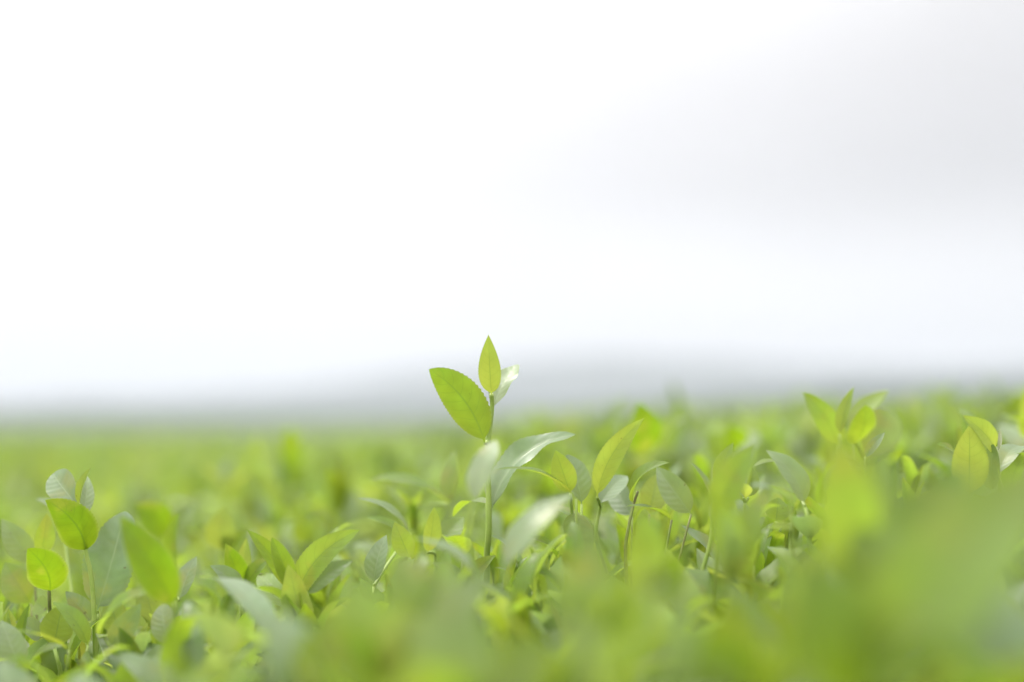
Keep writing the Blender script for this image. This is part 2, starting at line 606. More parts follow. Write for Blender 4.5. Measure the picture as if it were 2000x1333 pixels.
def leaf_between(b, t, width, nrm, mat, hi, bend=.5, fold=.25, teeth=True, seed=0, parent=None, origin=None, name='leaf', **kw):
    ch = t - b
    ln_ = ch.length
    Y = ch.normalized()
    Z = Vector(nrm)
    Z = (Z - Y * Z.dot(Y)).normalized()
    X = Y.cross(Z)
    rows, cols = (44, 4) if hi else (12, 2)
    v, f, uv = leaf_geo(ln_, width, bend, fold, rows, cols, .032 if (hi and teeth) else 0, seed=seed, **kw)
    me = mesh_from(name, v, f, M[mat], uvs=uv)
    ob = bpy.data.objects.new(name, me)
    link(ob, parent)
    ob.matrix_local = Matrix.Translation(b - origin) @ Matrix((X, Y, Z)).transposed().to_4x4()
    return ob


def shoot(label, leaves, stem=None, extra=0, bud=None, group=None, brown=False, wide=1.0, r=.0011):
    """leaves: (base px, base py, depth), (tip px, tip py, depth), width px, facing, tone, {options}"""
    N_SHOOT[0] += 1
    seed = N_SHOOT[0] * 37
    if leaves[0][0][2] < .45:
        push = 1.16
        leaves = [((l[0][0], l[0][1], l[0][2] * push), (l[1][0], l[1][1], l[1][2] * push)) + tuple(l[2:]) for l in leaves]
    rs = random.Random(seed)
    bases = [P(*lf[0]) for lf in leaves]
    low = min(bases, key=lambda p: p.z)
    if stem:
        spine = [P(*s) for s in stem]
    else:
        hi_ = max(bases, key=lambda p: p.z)
        spine = [low + Vector((rs.uniform(-.008, .008), rs.uniform(0, .012), -.055)), low + Vector((rs.uniform(-.003, .003), .002, -.02)), low + Vector((0, .001, -.002))]
        if (hi_ - low).length > .004:
            spine.append(hi_)
    if spine[0].z > canopy(spine[0].x, spine[0].y) - .06:
        spine.insert(0, spine[0] + Vector((rs.uniform(-.006, .006), .004, -.05)))
    org = spine[0].copy()
    root = bpy.data.objects.new('tea_shoot', None)
    root.empty_display_size = .01
    link(root, label=label, cat='tea shoot', group=group or 'tea shoots standing up from the bushes')
    root.location = org
    path = smooth_path(spine)
    parts = [tube([p - org for p in path], r * 1.35, r * .8)]
    for lf, b in zip(leaves, bases):
        near = min(path, key=lambda p: (p - b).length)
        if (near - b).length > .0022:
            if (near - b).length > .012:          # a side twig of its own rising from low on the stem
                twig = smooth_path([path[1], path[1] * .45 + b * .55 + Vector((0, 0, -.022)), b], 4)
                parts.append(tube([p - org for p in twig], r, r * .7, 6))
                continue
            m = (near + b) / 2 + Vector((0, 0, -.15 * (near - b).length))
            parts.append(tube([p - org for p in smooth_path([near, m, b], 3)], r * .8, r * .6, 6))
    sv, sf = merge(*parts)
    link(bpy.data.objects.new('stem', mesh_from('stem', sv, sf, M['wood' if brown else 'stem'])), root)
    for i, lf in enumerate(leaves):
        b, t, w, nrm, mat = lf[:5]
        kw = dict(lf[5]) if len(lf) > 5 else {}
        d = (b[2] + t[2]) / 2
        hi = abs(d - FOCUS) < .13
        nv = NORM[nrm] if isinstance(nrm, str) else nrm
        kw.setdefault('wave', .02)
        kw['bend'] = kw.get('bend', .5) + .15
        leaf_between(P(*b), P(*t), w * (wide if mat == 'y' or d < .7 else .92 * wide) / F_PX * d, nv, mat, hi, seed=seed + i, parent=root, origin=org, **kw)
    if bud:
        b, t, w = bud
        leaf_between(P(*b), P(*t), w / F_PX * b[2], (0, -1, .2), 'bud', False, bend=.1, fold=.9, seed=seed, parent=root, origin=org, name='bud', full=(.5, .6))
    for k in range(extra):
        q = path[int(len(path) * (.25 + .5 * k / max(1, extra)))]
        az = rs.uniform(0, 6.28)
        dr = Vector((math.sin(az), math.cos(az), rs.uniform(.3, .7)))
        leaf_between(q, q + dr.normalized() * rs.uniform(.035, .05), rs.uniform(.016, .022), (-.3 * dr.x, -.3 * dr.y, 1), rs.choice('ggsy'), False,
                     seed=seed + 50 + k, parent=root, origin=org, bend=.8, wave=.02)
    return root


F = FOCUS
shoot('tallest sharp tea shoot alone against the hills, broad toothed leaf under a pointed yellow leaf',
      [((947, 866, F), (838, 722, F - .016), 86, (.25, -1, -.15), 'g', dict(bend=-.3, fold=-.14, full=(.62, .62), sweep=.1)),
       ((960, 772, F + .004), (954, 654, F - .006), 46, (-.1, -1, .1), 'y', dict(bend=.25, fold=.3, full=(.62, .85))),
       ((962, 800, F + .006), (1010, 712, F + .03), 58, (-.5, -.75, .6), 's', dict(bend=.4, fold=.2, wave=.06, full=(.75, .5))),
       ((959, 1000, F), (1124, 849, F + .02), 84, 'w', 's', dict(bend=.8, fold=.34, full=(.7, .7), wave=.07, sweep=-.12)),
       ((952, 985, F + .012), (885, 1010, F + .045), 45, 'u', 'g', dict(bend=.8))],
      stem=[(950, 1120, F + .01), (955, 1035, F), (954, 950, F), (952, 880, F + .002), (961, 800, F + .006), (960, 770, F + .004)], r=.0016)
shoot('pale whitish leaf on a shoot just in front of the tallest stem',
      [((926, 985, F - .14), (967, 860, F - .115), 66, 'w', 's', dict(bend=.3, fold=.15, full=(.8, .6)))], extra=2)
shoot('tea shoot with small yellow leaf before a grey toothed leaf and long arching blade',
      [((1114, 965, F - .005), (1085, 880, F - .01), 50, (-.1, -1, .25), 'y', dict(bend=.25, fold=.3, full=(.7, .75))),
       ((1136, 985, F + .01), (1108, 888, F + .02), 62, (.5, -1, .2), 's', dict(bend=.5, fold=.3, full=(.7, .6))),
       ((1125, 975, F - .02), (966, 919, F - .03), 46, (-.1, -.18, 1), 'g', dict(bend=.9, fold=.3)),
       ((1118, 1000, F), (1140, 1110, F - .02), 66, (.25, -1, .3), 'g', dict(bend=.4, fold=.2))], extra=1)
shoot('softly blurred shoot with broad whitish green leaf arching low beside the tallest stem',
      [((985, 1110, F - .16), (1122, 965, F - .13), 78, 'w', 's', dict(bend=.7, fold=.22))], extra=2)
shoot('single slender yellow green leaf blade leaning up like a feather',
      [((1166, 972, F), (1258, 817, F - .018), 48, (-.2, -1, .05), 'y', dict(bend=.35, fold=.28, full=(.75, .85), sweep=-.08)),
       ((1172, 985, F + .02), (1225, 930, F + .05), 50, 'uc', 's', dict(bend=.6))], extra=2)
shoot('tea shoot with sharply bent leaf tip and dark reddish stem above a flat dark leaf',
      [((1238, 985, F + .004), (1308, 904, F - .01), 52, (-.85, -.25, .55), 'g', dict(bend=1.5, fold=.5)),
       ((1350, 1005, F + .02), (1282, 912, F + .03), 60, (-.3, -1, .3), 's', dict(bend=.5, fold=.3)),
       ((1312, 1016, F), (1222, 990, F - .02), 38, (0, -.2, 1), 'g', dict(bend=.5, fold=.3)),
       ((1268, 1005, F + .05), (1285, 925, F + .06), 55, 'c', 'y', dict(bend=.3)),
       ((1235, 1010, F + .03), (1195, 930, F + .07), 55, 'ul', 's', dict(bend=.4))],
      stem=[(1222, 1090, F), (1228, 1030, F), (1238, 985, F + .004), (1246, 960, F + .006)], brown=True, r=.0009)
shoot('blurred lime leaf leaning forward beside two pale folded leaves',
      [((1402, 1000, F - .12), (1475, 870, F - .13), 74, (-.5, -.85, .1), 'y', dict(bend=.7, fold=.3)),
       ((1390, 985, F - .04), (1346, 902, F - .04), 34, 'r', 's', dict(bend=.5, fold=.5)),
       ((1400, 950, F - .03), (1432, 865, F - .03), 36, 'cl', 'y', dict(bend=.5, fold=.3))], extra=1)
shoot('small cupped leaf with toothed rim between the lime leaf and the grey leaf',
      [((1452, 972, F - .01), (1446, 905, F + .01), 44, 'cl', 's', dict(bend=.3, fold=.55)),
       ((1462, 972, F - .01), (1469, 912, F), 36, 'cr', 'g', dict(bend=.3, fold=.6)),
       ((1455, 975, F - .01), (1420, 948, F - .06), 40, 'uc', 'y', dict(bend=.6))], extra=1)
shoot('grey green leaf with crossing veins, its tip bent over beside a bright tip',
      [((1572, 985, F - .04), (1496, 880, F - .035), 70, (.4, -.8, .6), 's', dict(bend=1.0, fold=.25)),
       ((1535, 905, F + .03), (1470, 912, F + .02), 36, 'e', 'g', dict(bend=.5)),
       ((1545, 985, F - .1), (1465, 950, F - .12), 60, 'u', 's', dict(bend=.6))], extra=2)
shoot('leafy crown of a tall shoot with upright yellow bud leaf, high above the hedge',
      [((1638, 872, F + .10), (1568, 765, F + .10), 50, (-.5, -.8, .4), 'y', dict(bend=.9, fold=.35, sweep=.08)),
       ((1640, 850, F + .07), (1668, 755, F + .07), 30, (-.7, -.7, .1), 'y', dict(bend=.4, fold=.5)),
       ((1655, 840, F + .12), (1735, 762, F + .14), 46, (-.2, -.6, .8), 'y', dict(bend=.5, fold=.3)),
       ((1665, 870, F + .09), (1690, 792, F + .07), 76, (.4, -1, .1), 'g', dict(bend=.9, fold=-.2, full=(.6, .5))),
       ((1690, 900, F + .14), (1735, 800, F + .17), 84, 'c', 'y', dict(bend=.5, fold=.3, full=(.6, .5))),
       ((1690, 895, F + .03), (1728, 845, F + .03), 26, 'cl', 's', dict(bend=.5, fold=.5))], extra=1)
shoot('sharp shoot with toothed yellow leaf and white downy bud above two grey leaves',
      [((1892, 968, F), (1893, 832, F - .012), 72, (-.15, -1, .15), 'y', dict(bend=.2, fold=.22, full=(.66, .72))),
       ((1943, 880, F + .008), (1880, 812, F - .01), 50, (-.3, -.9, .5), 'y', dict(bend=.6, fold=.3)),
       ((1936, 960, F + .01), (1940, 868, F), 46, (-.65, -.9, .1), 's', dict(bend=.3, fold=.4, full=(.6, .5))),
       ((1948, 930, F + .01), (1994, 872, F + .03), 60, 'w', 's', dict(bend=1.0, fold=.3, full=(.7, .5))),
       ((1875, 905, F + .05), (1830, 868, F + .03), 34, 'uc', 'y', dict(bend=.6))],
      bud=((1950, 880, F + .01), (1953, 838, F + .01), 12), extra=1)
shoot('blurred bright shoot cut by the picture edge, higher than everything around it',
      [((2010, 860, 1.02), (2008, 742, 1.0), 62, 'c', 'y', dict(bend=.4)), ((2015, 850, 1.0), (1955, 812, .98), 50, 'u', 'g', dict(bend=.6)),
       ((2040, 850, 1.0), (2060, 760, 1.0), 62, 'c', 'g', dict(bend=.4)), ((2000, 900, 1.0), (1950, 830, 1.06), 55, 'uc', 's')], extra=1)
shoot('pointed green tip peeping up beside a white glint',
      [((1515, 1020, F - .01), (1520, 972, F - .005), 50, 'c', 'y', dict(bend=.4, fold=.3)), ((1545, 1020, F), (1500, 1000, F + .04), 40, 'uc', 'g'),
       ((1545, 1035, F - .1), (1500, 1030, F - .1), 45, (0, .5, 1), 's')], extra=2)
# ---- the group on the lower side
shoot('shoot with dark backlit leaf, pale leaf and slim bud leaf on one bare stem',
      [((168, 1080, F), (88, 977, F - .018), 84, (.35, -1, .1), 'd', dict(bend=.5, fold=-.2, full=(.52, .72), sweep=.12)),
       ((152, 988, F + .006), (104, 925, F + .03), 66, (-.3, -.85, .5), 's', dict(bend=.5, fold=.25, full=(.75, .5))),
       ((156, 990, F), (178, 913, F - .004), 32, (-.75, -.7, .1), 'y', dict(bend=.5, fold=.45)),
       ((162, 1010, F + .005), (170, 930, F + .03), 34, 'cr', 's', dict(bend=.4)),
       ((120, 1000, F + .1), (70, 975, F + .1), 34, 'u', 's', dict(bend=.4))],
      stem=[(188, 1290, F), (185, 1220, F), (179, 1130, F), (168, 1080, F), (156, 1000, F), (154, 985, F + .003)], r=.0013)
shoot('broad matt grey green leaf with pale midrib standing upright behind the bare stem',
      [((190, 1192, F + .012), (244, 999, F + .03), 116, (-.12, -1, .22), 's', dict(bend=.6, fold=.22, full=(.52, .5), wave=.05, sweep=.05))], extra=2)
shoot('rounded dark backlit leaf on a brown stem, a yellow and a grey leaf behind',
      [((96, 1158, F + .01), (54, 1072, F - .012), 86, (.3, -1, -.1), 'd', dict(bend=.5, fold=-.25, full=(.5, .6), sweep=.12)),
       ((80, 1085, F + .05), (92, 1003, F + .05), 42, 'cr', 'y', dict(bend=.4, fold=.4)),
       ((66, 1100, F + .06), (3, 1014, F + .06), 58, (-.2, -1, .5), 's', dict(bend=.4, fold=.2)),
       ((60, 1180, F + .07), (10, 1100, F + .08), 70, 'c', 'g')],
      stem=[(110, 1260, F + .02), (98, 1200, F + .015), (95, 1150, F + .01), (85, 1085, F + .045)], brown=True, extra=1)
shoot('blurred lime leaf hanging forward from a thin stem in front of the broad grey leaf',
      [((340, 1185, F - .11), (234, 1008, F - .12), 92, (.5, -1, .15), 'd', dict(bend=.5, fold=.3))],
      stem=[(352, 1330, F - .1), (346, 1260, F - .1), (340, 1180, F - .11)], extra=1)
shoot('pale upright leaf with grey sheen near the blurred lime leaf',
      [((350, 1172, F), (384, 1087, F + .01), 50, (-.4, -1, .3), 's', dict(bend=.3, fold=.3)),
       ((350, 1172, F + .02), (300, 1140, F + .03), 46, 'c', 'y', dict(bend=.4, fold=.3)),
       ((340, 1130, F + .14), (350, 1000, F + .11), 55, 'cl', 'g', dict(bend=.4))], extra=1)
shoot('small oval yellow leaf with dark midrib low among grey leaves',
      [((106, 1262, F - .02), (122, 1182, F - .02), 66, (.1, -1, .2), 'y', dict(bend=.2, fold=.2, full=(.6, .6))),
       ((172, 1262, F - .03), (102, 1176, F - .03), 44, (.5, -.5, .6), 'y', dict(bend=1.0, fold=.3)),
       ((80, 1245, F), (30, 1215, F - .01), 56, 'uc', 's', dict(bend=.5)),
       ((135, 1272, F - .07), (10, 1235, F - .1), 40, 'e', 'g', dict(bend=.5)),
       ((95, 1195, F + .03), (70, 1175, F + .05), 40, 'c', 'y')], extra=1)
shoot('long folded leaf with pale upper side lying forward beneath the broad grey leaf',
      [((194, 1245, F - .07), (306, 1152, F - .09), 56, (-.4, -.45, .8), 'y', dict(bend=.9, fold=.4)),
       ((215, 1262, F - .05), (275, 1178, F - .05), 54, (.5, -.9, .3), 's', dict(bend=.5, fold=.3)),
       ((180, 1215, F + .02), (128, 1155, F + .02), 44, 'cr', 's', dict(bend=.4)),
       ((235, 1240, F + .03), (215, 1165, F + .04), 54, 'c', 'y')], extra=1)
shoot('grey oval leaf with glossy ribs beside a thin blurred stem',
      [((330, 1262, F - .05), (318, 1180, F - .04), 58, (-.3, -1, .5), 's', dict(bend=.6, fold=.2, full=(.6, .5))),
       ((290, 1265, F - .02), (272, 1200, F - .01), 44, 'cl', 'y'), ((310, 1240, F + .04), (282, 1140, F + .05), 60, 'c', 'y')], extra=2)
shoot('wide sage leaf with toothed bright rim, blurred towards the viewer',
      [((530, 1260, F - .14), (392, 1130, F - .08), 92, (.65, -.55, .6), 's', dict(bend=.9, fold=.15, full=(.6, .5))),
       ((440, 1290, F - .2), (370, 1190, F - .25), 100, 'uc', 's', dict(bend=.6))], extra=2)
shoot('V shaped sharp shoot, two narrow toothed leaves spreading from one point',
      [((578, 1182, F), (702, 1036, F - .014), 60, (-.35, -.95, .1), 'y', dict(bend=.6, fold=.32, full=(.7, .72), sweep=-.1)),
       ((573, 1160, F - .004), (531, 1050, F - .012), 48, (.35, -1, .2), 'g', dict(bend=.3, fold=.6, full=(.7, .6))),
       ((566, 1150, F + .012), (481, 1034, F - .01), 50, (.55, -.8, .3), 'g', dict(bend=.7, fold=.3)),
       ((590, 1165, F + .02), (645, 1095, F + .03), 40, (-.6, -.5, .7), 's', dict(bend=.3)),
       ((560, 1190, F + .0), (505, 1120, F + .03), 54, 'uc', 'y', dict(bend=.5)),
       ((600, 1160, F + .05), (690, 1095, F + .05), 60, (-.5, -.7, .5), 'd', dict(bend=.5))],
      stem=[(575, 1290, F), (577, 1220, F), (577, 1175, F)], extra=1)
shoot('narrow grey leaf arching over level with the tip of the V shaped shoot',
      [((800, 1045, F + .06), (698, 974, F + .05), 46, (.2, -.3, 1), 's', dict(bend=.9, fold=.3)),
       ((795, 1055, F + .07), (715, 1012, F + .06), 40, (.2, -.4, 1), 'y', dict(bend=.7, fold=.3)),
       ((730, 1140, F), (755, 1045, F + .01), 56, 'cl', 's', dict(bend=.5, fold=.3))], extra=1)
shoot('blurred long lime leaf arching sideways with a white glint at its tip',
      [((880, 990, F + .16), (722, 938, F + .13), 72, (.05, -.35, 1), 'g', dict(bend=.8, fold=.25)),
       ((790, 990, F + .2), (700, 935, F + .22), 30, (0, .3, 1), 's', dict(bend=.5)),
       ((880, 985, F + .12), (888, 880, F + .14), 46, 'cl', 'g', dict(bend=.4))], extra=1)
shoot('low shoot with yellow leaf tips between the V shaped shoot and the tallest stem',
      [((835, 1080, F + .02), (848, 990, F + .02), 40, 'cr', 'y', dict(bend=.3)), ((800, 1090, F), (770, 1020, F), 44, 'c', 'y'),
       ((850, 1080, F + .04), (905, 1010, F + .06), 60, 'uc', 'g'), ((905, 1090, F), (870, 1050, F - .05), 60, 'u', 'g')], extra=1)
shoot('sharp grey leaf with light midrib low in the corner beside a folded green leaf',
      [((40, 1310, F - .05), (2, 1212, F - .04), 62, (.2, -.9, .5), 's', dict(bend=.6, fold=.25)),
       ((55, 1312, F - .05), (125, 1262, F - .06), 44, (-.2, -.4, .9), 'g', dict(bend=.9, fold=.4)),
       ((45, 1290, F - .02), (58, 1180, F - .02), 40, 'cl', 'd', dict(bend=.5, fold=.5)),
       ((50, 1300, F - .03), (-30, 1250, F - .02), 46, 'uc', 'y', dict(bend=.8, fold=.3))], extra=1)
shoot('sharp narrow folded leaves crossing just below the grey oval leaf',
      [((268, 1322, F - .06), (232, 1225, F - .06), 44, 'cr', 'd', dict(bend=.6, fold=.5)),
       ((275, 1322, F - .06), (345, 1262, F - .07), 46, (-.3, -.6, .8), 's', dict(bend=.9, fold=.35)),
       ((270, 1325, F - .05), (210, 1275, F - .07), 44, (.3, -.5, .8), 'g', dict(bend=.9, fold=.35)),
       ((272, 1310, F - .03), (290, 1215, F - .03), 36, 'cl', 'y', dict(bend=.4, fold=.6))], extra=1)
shoot('green leaves half hidden between the pale upright leaf and the V shaped shoot',
      [((470, 1160, F + .04), (440, 1062, F + .03), 58, 'cr', 'd', dict(bend=.6, fold=.35)),
       ((478, 1162, F + .04), (530, 1088, F + .03), 50, (-.4, -.8, .5), 'g', dict(bend=.8, fold=.35)),
       ((470, 1165, F + .02), (410, 1105, F + .01), 54, (.3, -.6, .7), 's', dict(bend=.8, fold=.3)),
       ((474, 1150, F + .05), (482, 1050, F + .05), 34, 'c', 'y', dict(bend=.3, fold=.5))], extra=1)
shoot('tight green cluster of pointed leaves low between the two narrow arching leaves and the stem',
      [((905, 1150, F + .01), (880, 1062, F), 54, 'cr', 'd', dict(bend=.6, fold=.35)),
       ((912, 1152, F), (968, 1085, F - .01), 48, (-.4, -.8, .5), 'g', dict(bend=.8, fold=.4)),
       ((905, 1155, F), (845, 1100, F - .01), 50, (.3, -.6, .7), 's', dict(bend=.8, fold=.3)),
       ((908, 1140, F + .02), (915, 1040, F + .02), 34, 'c', 'y', dict(bend=.3, fold=.5))], extra=1)
# ---- shoots behind the sharp ones
shoot('deep green blurred leaves rising just past the tip of the feather like blade',
      [((1262, 885, 1.15), (1246, 783, 1.13), 84, (.2, -1, .1), 'd', dict(bend=.5)), ((1280, 885, 1.2), (1330, 797, 1.24), 44, 'cr', 'y', dict(bend=.5)),
       ((1285, 890, 1.2), (1345, 815, 1.15), 50, 'uc', 's'), ((1262, 890, 1.2), (1215, 830, 1.2), 60, 'c', 'g')], extra=1)
shoot('blurred green tip above the lime leaf',
      [((1440, 880, 1.2), (1420, 832, 1.18), 66, 'c', 'd'), ((1440, 890, 1.2), (1475, 845, 1.24), 50, 'uc', 's'), ((1420, 890, 1.2), (1380, 850, 1.2), 60, 'c', 'y')], extra=1)
shoot('blurred dark leaf behind the grey leaf of the lower group',
      [((330, 1040, 1.1), (262, 985, 1.08), 80, (.2, -1, .4), 'd', dict(bend=.7)), ((340, 1040, 1.1), (375, 985, 1.12), 50, 'c', 'g')], extra=2)
shoot('blurred yellow green clump behind the tip of the pale upright leaf',
      [((430, 1075, 1.0), (440, 990, 1.0), 64, 'c', 'y'), ((425, 1075, 1.02), (385, 1030, 1.0), 56, 'uc', 'y'), ((440, 1085, 1.0), (485, 1035, 1.0), 60, 'c', 'g')], extra=1)
shoot('upright blurred leaf like a flame behind the V shaped shoot',
      [((592, 1062, 1.08), (596, 1000, 1.08), 44, 'c', 'g'), ((600, 1060, 1.08), (632, 1010, 1.1), 44, 'cr', 'y'), ((590, 1065, 1.1), (560, 1020, 1.12), 44, 'c', 'y')], extra=1)
# ---- near, heavily blurred
B = 'blurred tea shoots closest to the viewer'
shoot('large yellow blurred leaf rising in front of the leafy crown', [((1655, 1120, .50), (1632, 842, .49), 135, (.1, -1, .3), 'y', dict(bend=.5, fold=.2)),
      ((1650, 1130, .5), (1720, 870, .55), 90, (.5, -.8, .5), 'g', dict(bend=.8)), ((1660, 1140, .5), (1560, 1020, .46), 110, 'uc', 'g')], extra=1, group=B)
shoot('wide blurred green leaf slanting under the sharp yellow leaf', [((1750, 1190, .50), (1880, 905, .52), 150, (-.3, -.9, .5), 'd', dict(bend=.6)),
      ((1740, 1190, .48), (1690, 1000, .50), 140, 'uc', 'g'), ((1760, 1200, .46), (1800, 1060, .42), 130, 'c', 'y')], extra=1, group=B)
shoot('biggest blurred lime leaf filling the lower corner', [((1690, 1350, .33), (2060, 905, .34), 240, (-.5, -.8, .2), 'g', dict(bend=.9, fold=.3)),
      ((1700, 1380, .33), (1560, 1080, .34), 200, 'c', 'd', dict(bend=.5)), ((1690, 1390, .33), (1880, 1200, .3), 200, 'uc', 'g')], extra=1, group=B)
shoot('blurred sage leaf with dull sheen low in the lower corner', [((1930, 1420, .34), (1985, 1150, .36), 180, 'uc', 's'), ((1920, 1420, .33), (1800, 1250, .30), 180, (0, -.5, 1), 'd'),
      ((1940, 1430, .34), (2080, 1280, .33), 180, 'c', 'g')], extra=1, group=B)
shoot('blurred sage leaf standing upright at the foot of the dark reddish stem', [((1170, 1250, .52), (1165, 1040, .50), 140, (-.3, -.9, .5), 's', dict(bend=.6)),
      ((1180, 1250, .52), (1265, 1110, .5), 110, 'c', 'd'), ((1170, 1260, .5), (1060, 1160, .48), 110, 'uc', 'g')], extra=1, group=B)
shoot('blurred yellow leaf with ochre edge beside a white glint', [((1262, 1155, .62), (1256, 1000, .62), 90, (.2, -1, .2), 'y', dict(bend=.3, fold=.3)),
      ((1270, 1160, .62), (1345, 1055, .62), 80, (-.1, .1, 1), 's', dict(bend=.5)), ((1275, 1170, .62), (1330, 1080, .6), 80, 'c', 'g')], extra=1, group=B)
shoot('blurred pair of green leaves like an arch under the lime leaf', [((1420, 1130, .62), (1370, 950, .60), 90, 'cr', 'g', dict(bend=.8)), ((1430, 1130, .62), (1495, 960, .62), 80, 'cl', 'g', dict(bend=.7)),
      ((1425, 1140, .62), (1415, 990, .58), 66, 'c', 's')], extra=1, group=B)
shoot('wide yellow blurred leaf under the V shaped shoot', [((730, 1340, .44), (690, 1135, .45), 150, (.1, -1, .2), 'y', dict(bend=.4)), ((740, 1370, .44), (610, 1225, .42), 150, (.3, -.7, .7), 'g'),
      ((745, 1350, .44), (850, 1200, .45), 130, 'uc', 'y')], extra=1, group=B)
shoot('blurred sage leaf below the V shaped shoot', [((600, 1380, .52), (540, 1195, .54), 130, (.2, -.7, .7), 's', dict(bend=.7)), ((605, 1380, .52), (655, 1195, .52), 110, (-.4, -.7, .6), 'g'),
      ((600, 1350, .5), (480, 1230, .46), 120, 'uc', 's')], extra=1, group=B)
shoot('blurred lime leaf right under the tallest stem', [((850, 1280, .56), (775, 1080, .58), 120, (.3, -1, .3), 'g', dict(bend=.6)), ((855, 1280, .56), (870, 1080, .58), 90, 'c', 'y'),
      ((860, 1290, .54), (960, 1120, .52), 130, 'uc', 's', dict(bend=.6))], extra=1, group=B)
shoot('big pale blurred leaf in the middle of the lower edge', [((930, 1420, .40), (900, 1120, .40), 190, 'w', 's', dict(bend=.8)), ((935, 1420, .4), (1060, 1240, .42), 150, 'c', 'g'),
      ((930, 1430, .4), (800, 1290, .38), 150, 'c', 'y')], extra=1, group=B)
shoot('blurred lime leaf at the lower edge between two pale leaves', [((1140, 1420, .40), (1160, 1210, .40), 170, 'c', 'g'), ((1145, 1420, .4), (1240, 1240, .38), 160, (-.2, -.4, .9), 's'),
      ((1140, 1430, .4), (1050, 1290, .4), 150, 'c', 'y')], extra=1, group=B)
shoot('pale blurred leaf at the lower edge below the arch of green leaves', [((1400, 1430, .38), (1330, 1210, .38), 170, 'uc', 's'), ((1410, 1420, .38), (1440, 1140, .38), 160, 'c', 'd'),
      ((1400, 1430, .4), (1540, 1260, .38), 160, 'c', 'g')], extra=1, group=B)
shoot('blurred grey green leaf at the lower edge under the long folded leaf', [((190, 1460, .60), (150, 1315, .62), 120, 'uc', 's'), ((195, 1460, .6), (280, 1330, .6), 110, 'c', 'g'), ((190, 1470, .6), (215, 1350, .56), 100, 'c', 'y')], extra=1, group=B)
shoot('blurred yellow tinged leaf at the lower edge under the thin stem', [((400, 1450, .52), (380, 1310, .54), 120, 'c', 'y'), ((405, 1450, .52), (490, 1280, .52), 130, 'uc', 'y'), ((400, 1460, .5), (330, 1330, .5), 120, 'uc', 's')], extra=1, group=B)
shoot('blurred grey leaf in the lowest corner of the lower group', [((40, 1440, .66), (5, 1290, .68), 110, 'uc', 's'), ((45, 1440, .66), (100, 1340, .66), 100, 'uc', 's'), ((40, 1450, .66), (-40, 1350, .66), 110, 'c', 'g')], extra=1, group=B)

# ------------------------------------------------------------------ the rest of the near shoots: copies of a few kinds
LIB = {}
for mk in 'ygs':
    for v in range(8):
        ln_ = (.036, .042, .050, .054, .046, .040, .048, .044)[v]
        w_ = ln_ * (.33, .38, .34, .40, .30, .36, .28, .42)[v]
        vv, ff, uu = leaf_geo(ln_, w_, (.3, .9, 1.3, .6, 1.6, .2, 1.0, .5)[v], (.7, .45, .5, .25, .55, .9, .6, .3)[v], 26, 2, .022, wave=.05, seed=v * 7 + ord(mk),
                              full=(.68, .78), twist=(0, .5, -.4, .3, .2, 0, -.6, .2)[v], sweep=(0, .05, -.06, .04, .08, 0, -.05, 0)[v], hook=(0, .3, 0, 0, .4, 0, .2, -.2)[v])
        LIB[mk, v] = mesh_from('leaf', vv, ff, M[mk], uvs=uu)
sv, sf = tube(smooth_path([(0, 0, 0), (.002, .001, .03), (-.001, .002, .055), (0, 0, .072)], 3), .0015, .0008, 6)
STEM = mesh_from('stem', sv, sf, M['stem'])
bv, bfc, bu = leaf_geo(.026, .008, .15, 1.1, 10, 2, full=(.5, .6))
BUD = mesh_from('bud', bv, bfc, M['y'], uvs=bu)


def make_kind(tones, tall, seed):
    """an upright sprig .075 m high; tones from the lowest leaf up"""
    rs = random.Random(seed)
    root = bpy.data.objects.new('tea_shoot', None)
    root.empty_display_size = .01
    st = bpy.data.objects.new('stem', STEM)
    kids = [st]
    az = rs.uniform(0, 6.28)
    n = len(tones)
    for i, c in enumerate(tones):
        q = i / (n - 1)
        lf = bpy.data.objects.new('leaf', LIB[c, rs.randrange(8)])
        el = .35 + (.95 if tall else .75) * q + rs.uniform(-.15, .15)
        zz = .028 + .043 * q
        lf.location = (0, 0, zz)
        lf.rotation_euler = (Matrix.Rotation(az, 4, 'Z') @ Matrix.Rotation(el, 4, 'X') @ Matrix.Rotation(rs.uniform(-.3, .3), 4, 'Y')).to_euler()
        sc_ = (1.08 - .38 * q) * rs.uniform(.9, 1.1)
        lf.scale = (sc_, sc_, sc_)
        az += 2.4 + rs.uniform(-.3, .3)
        kids.append(lf)
    bd = bpy.data.objects.new('bud', BUD)
    bd.location = (0, 0, .071)
    bd.rotation_euler = (Matrix.Rotation(az, 4, 'Z') @ Matrix.Rotation(1.4, 4, 'X')).to_euler()
    return root, kids + [bd]


KINDS = [('yellow green', make_kind('sggyyy', True, 1)), ('yellow green', make_kind('ggyyy', True, 2)), ('yellow green', make_kind('sgyygy', False, 3)),
         ('fresh green', make_kind('sgggg', True, 4)), ('fresh green', make_kind('ssggyg', False, 5)), ('fresh green', make_kind('ggggg', True, 6)),
         ('grey green', make_kind('ssssg', False, 7)), ('grey green', make_kind('sssgs', True, 8))]

NEAR_X, NEAR_Y = zip((-300, 1150), (0, 1160), (250, 1200), (470, 1165), (600, 1165), (720, 1090), (850, 1050), (950, 1060), (1100, 1020), (1300, 975), (1450, 955), (1600, 935), (1800, 925), (2000, 935), (2300, 930))
BACK_X, BACK_Y = zip((-300, 960), (0, 960), (300, 960), (600, 940), (900, 900), (1100, 865), (1300, 850), (1500, 848), (1650, 845), (1800, 828), (2000, 815), (2300, 810))


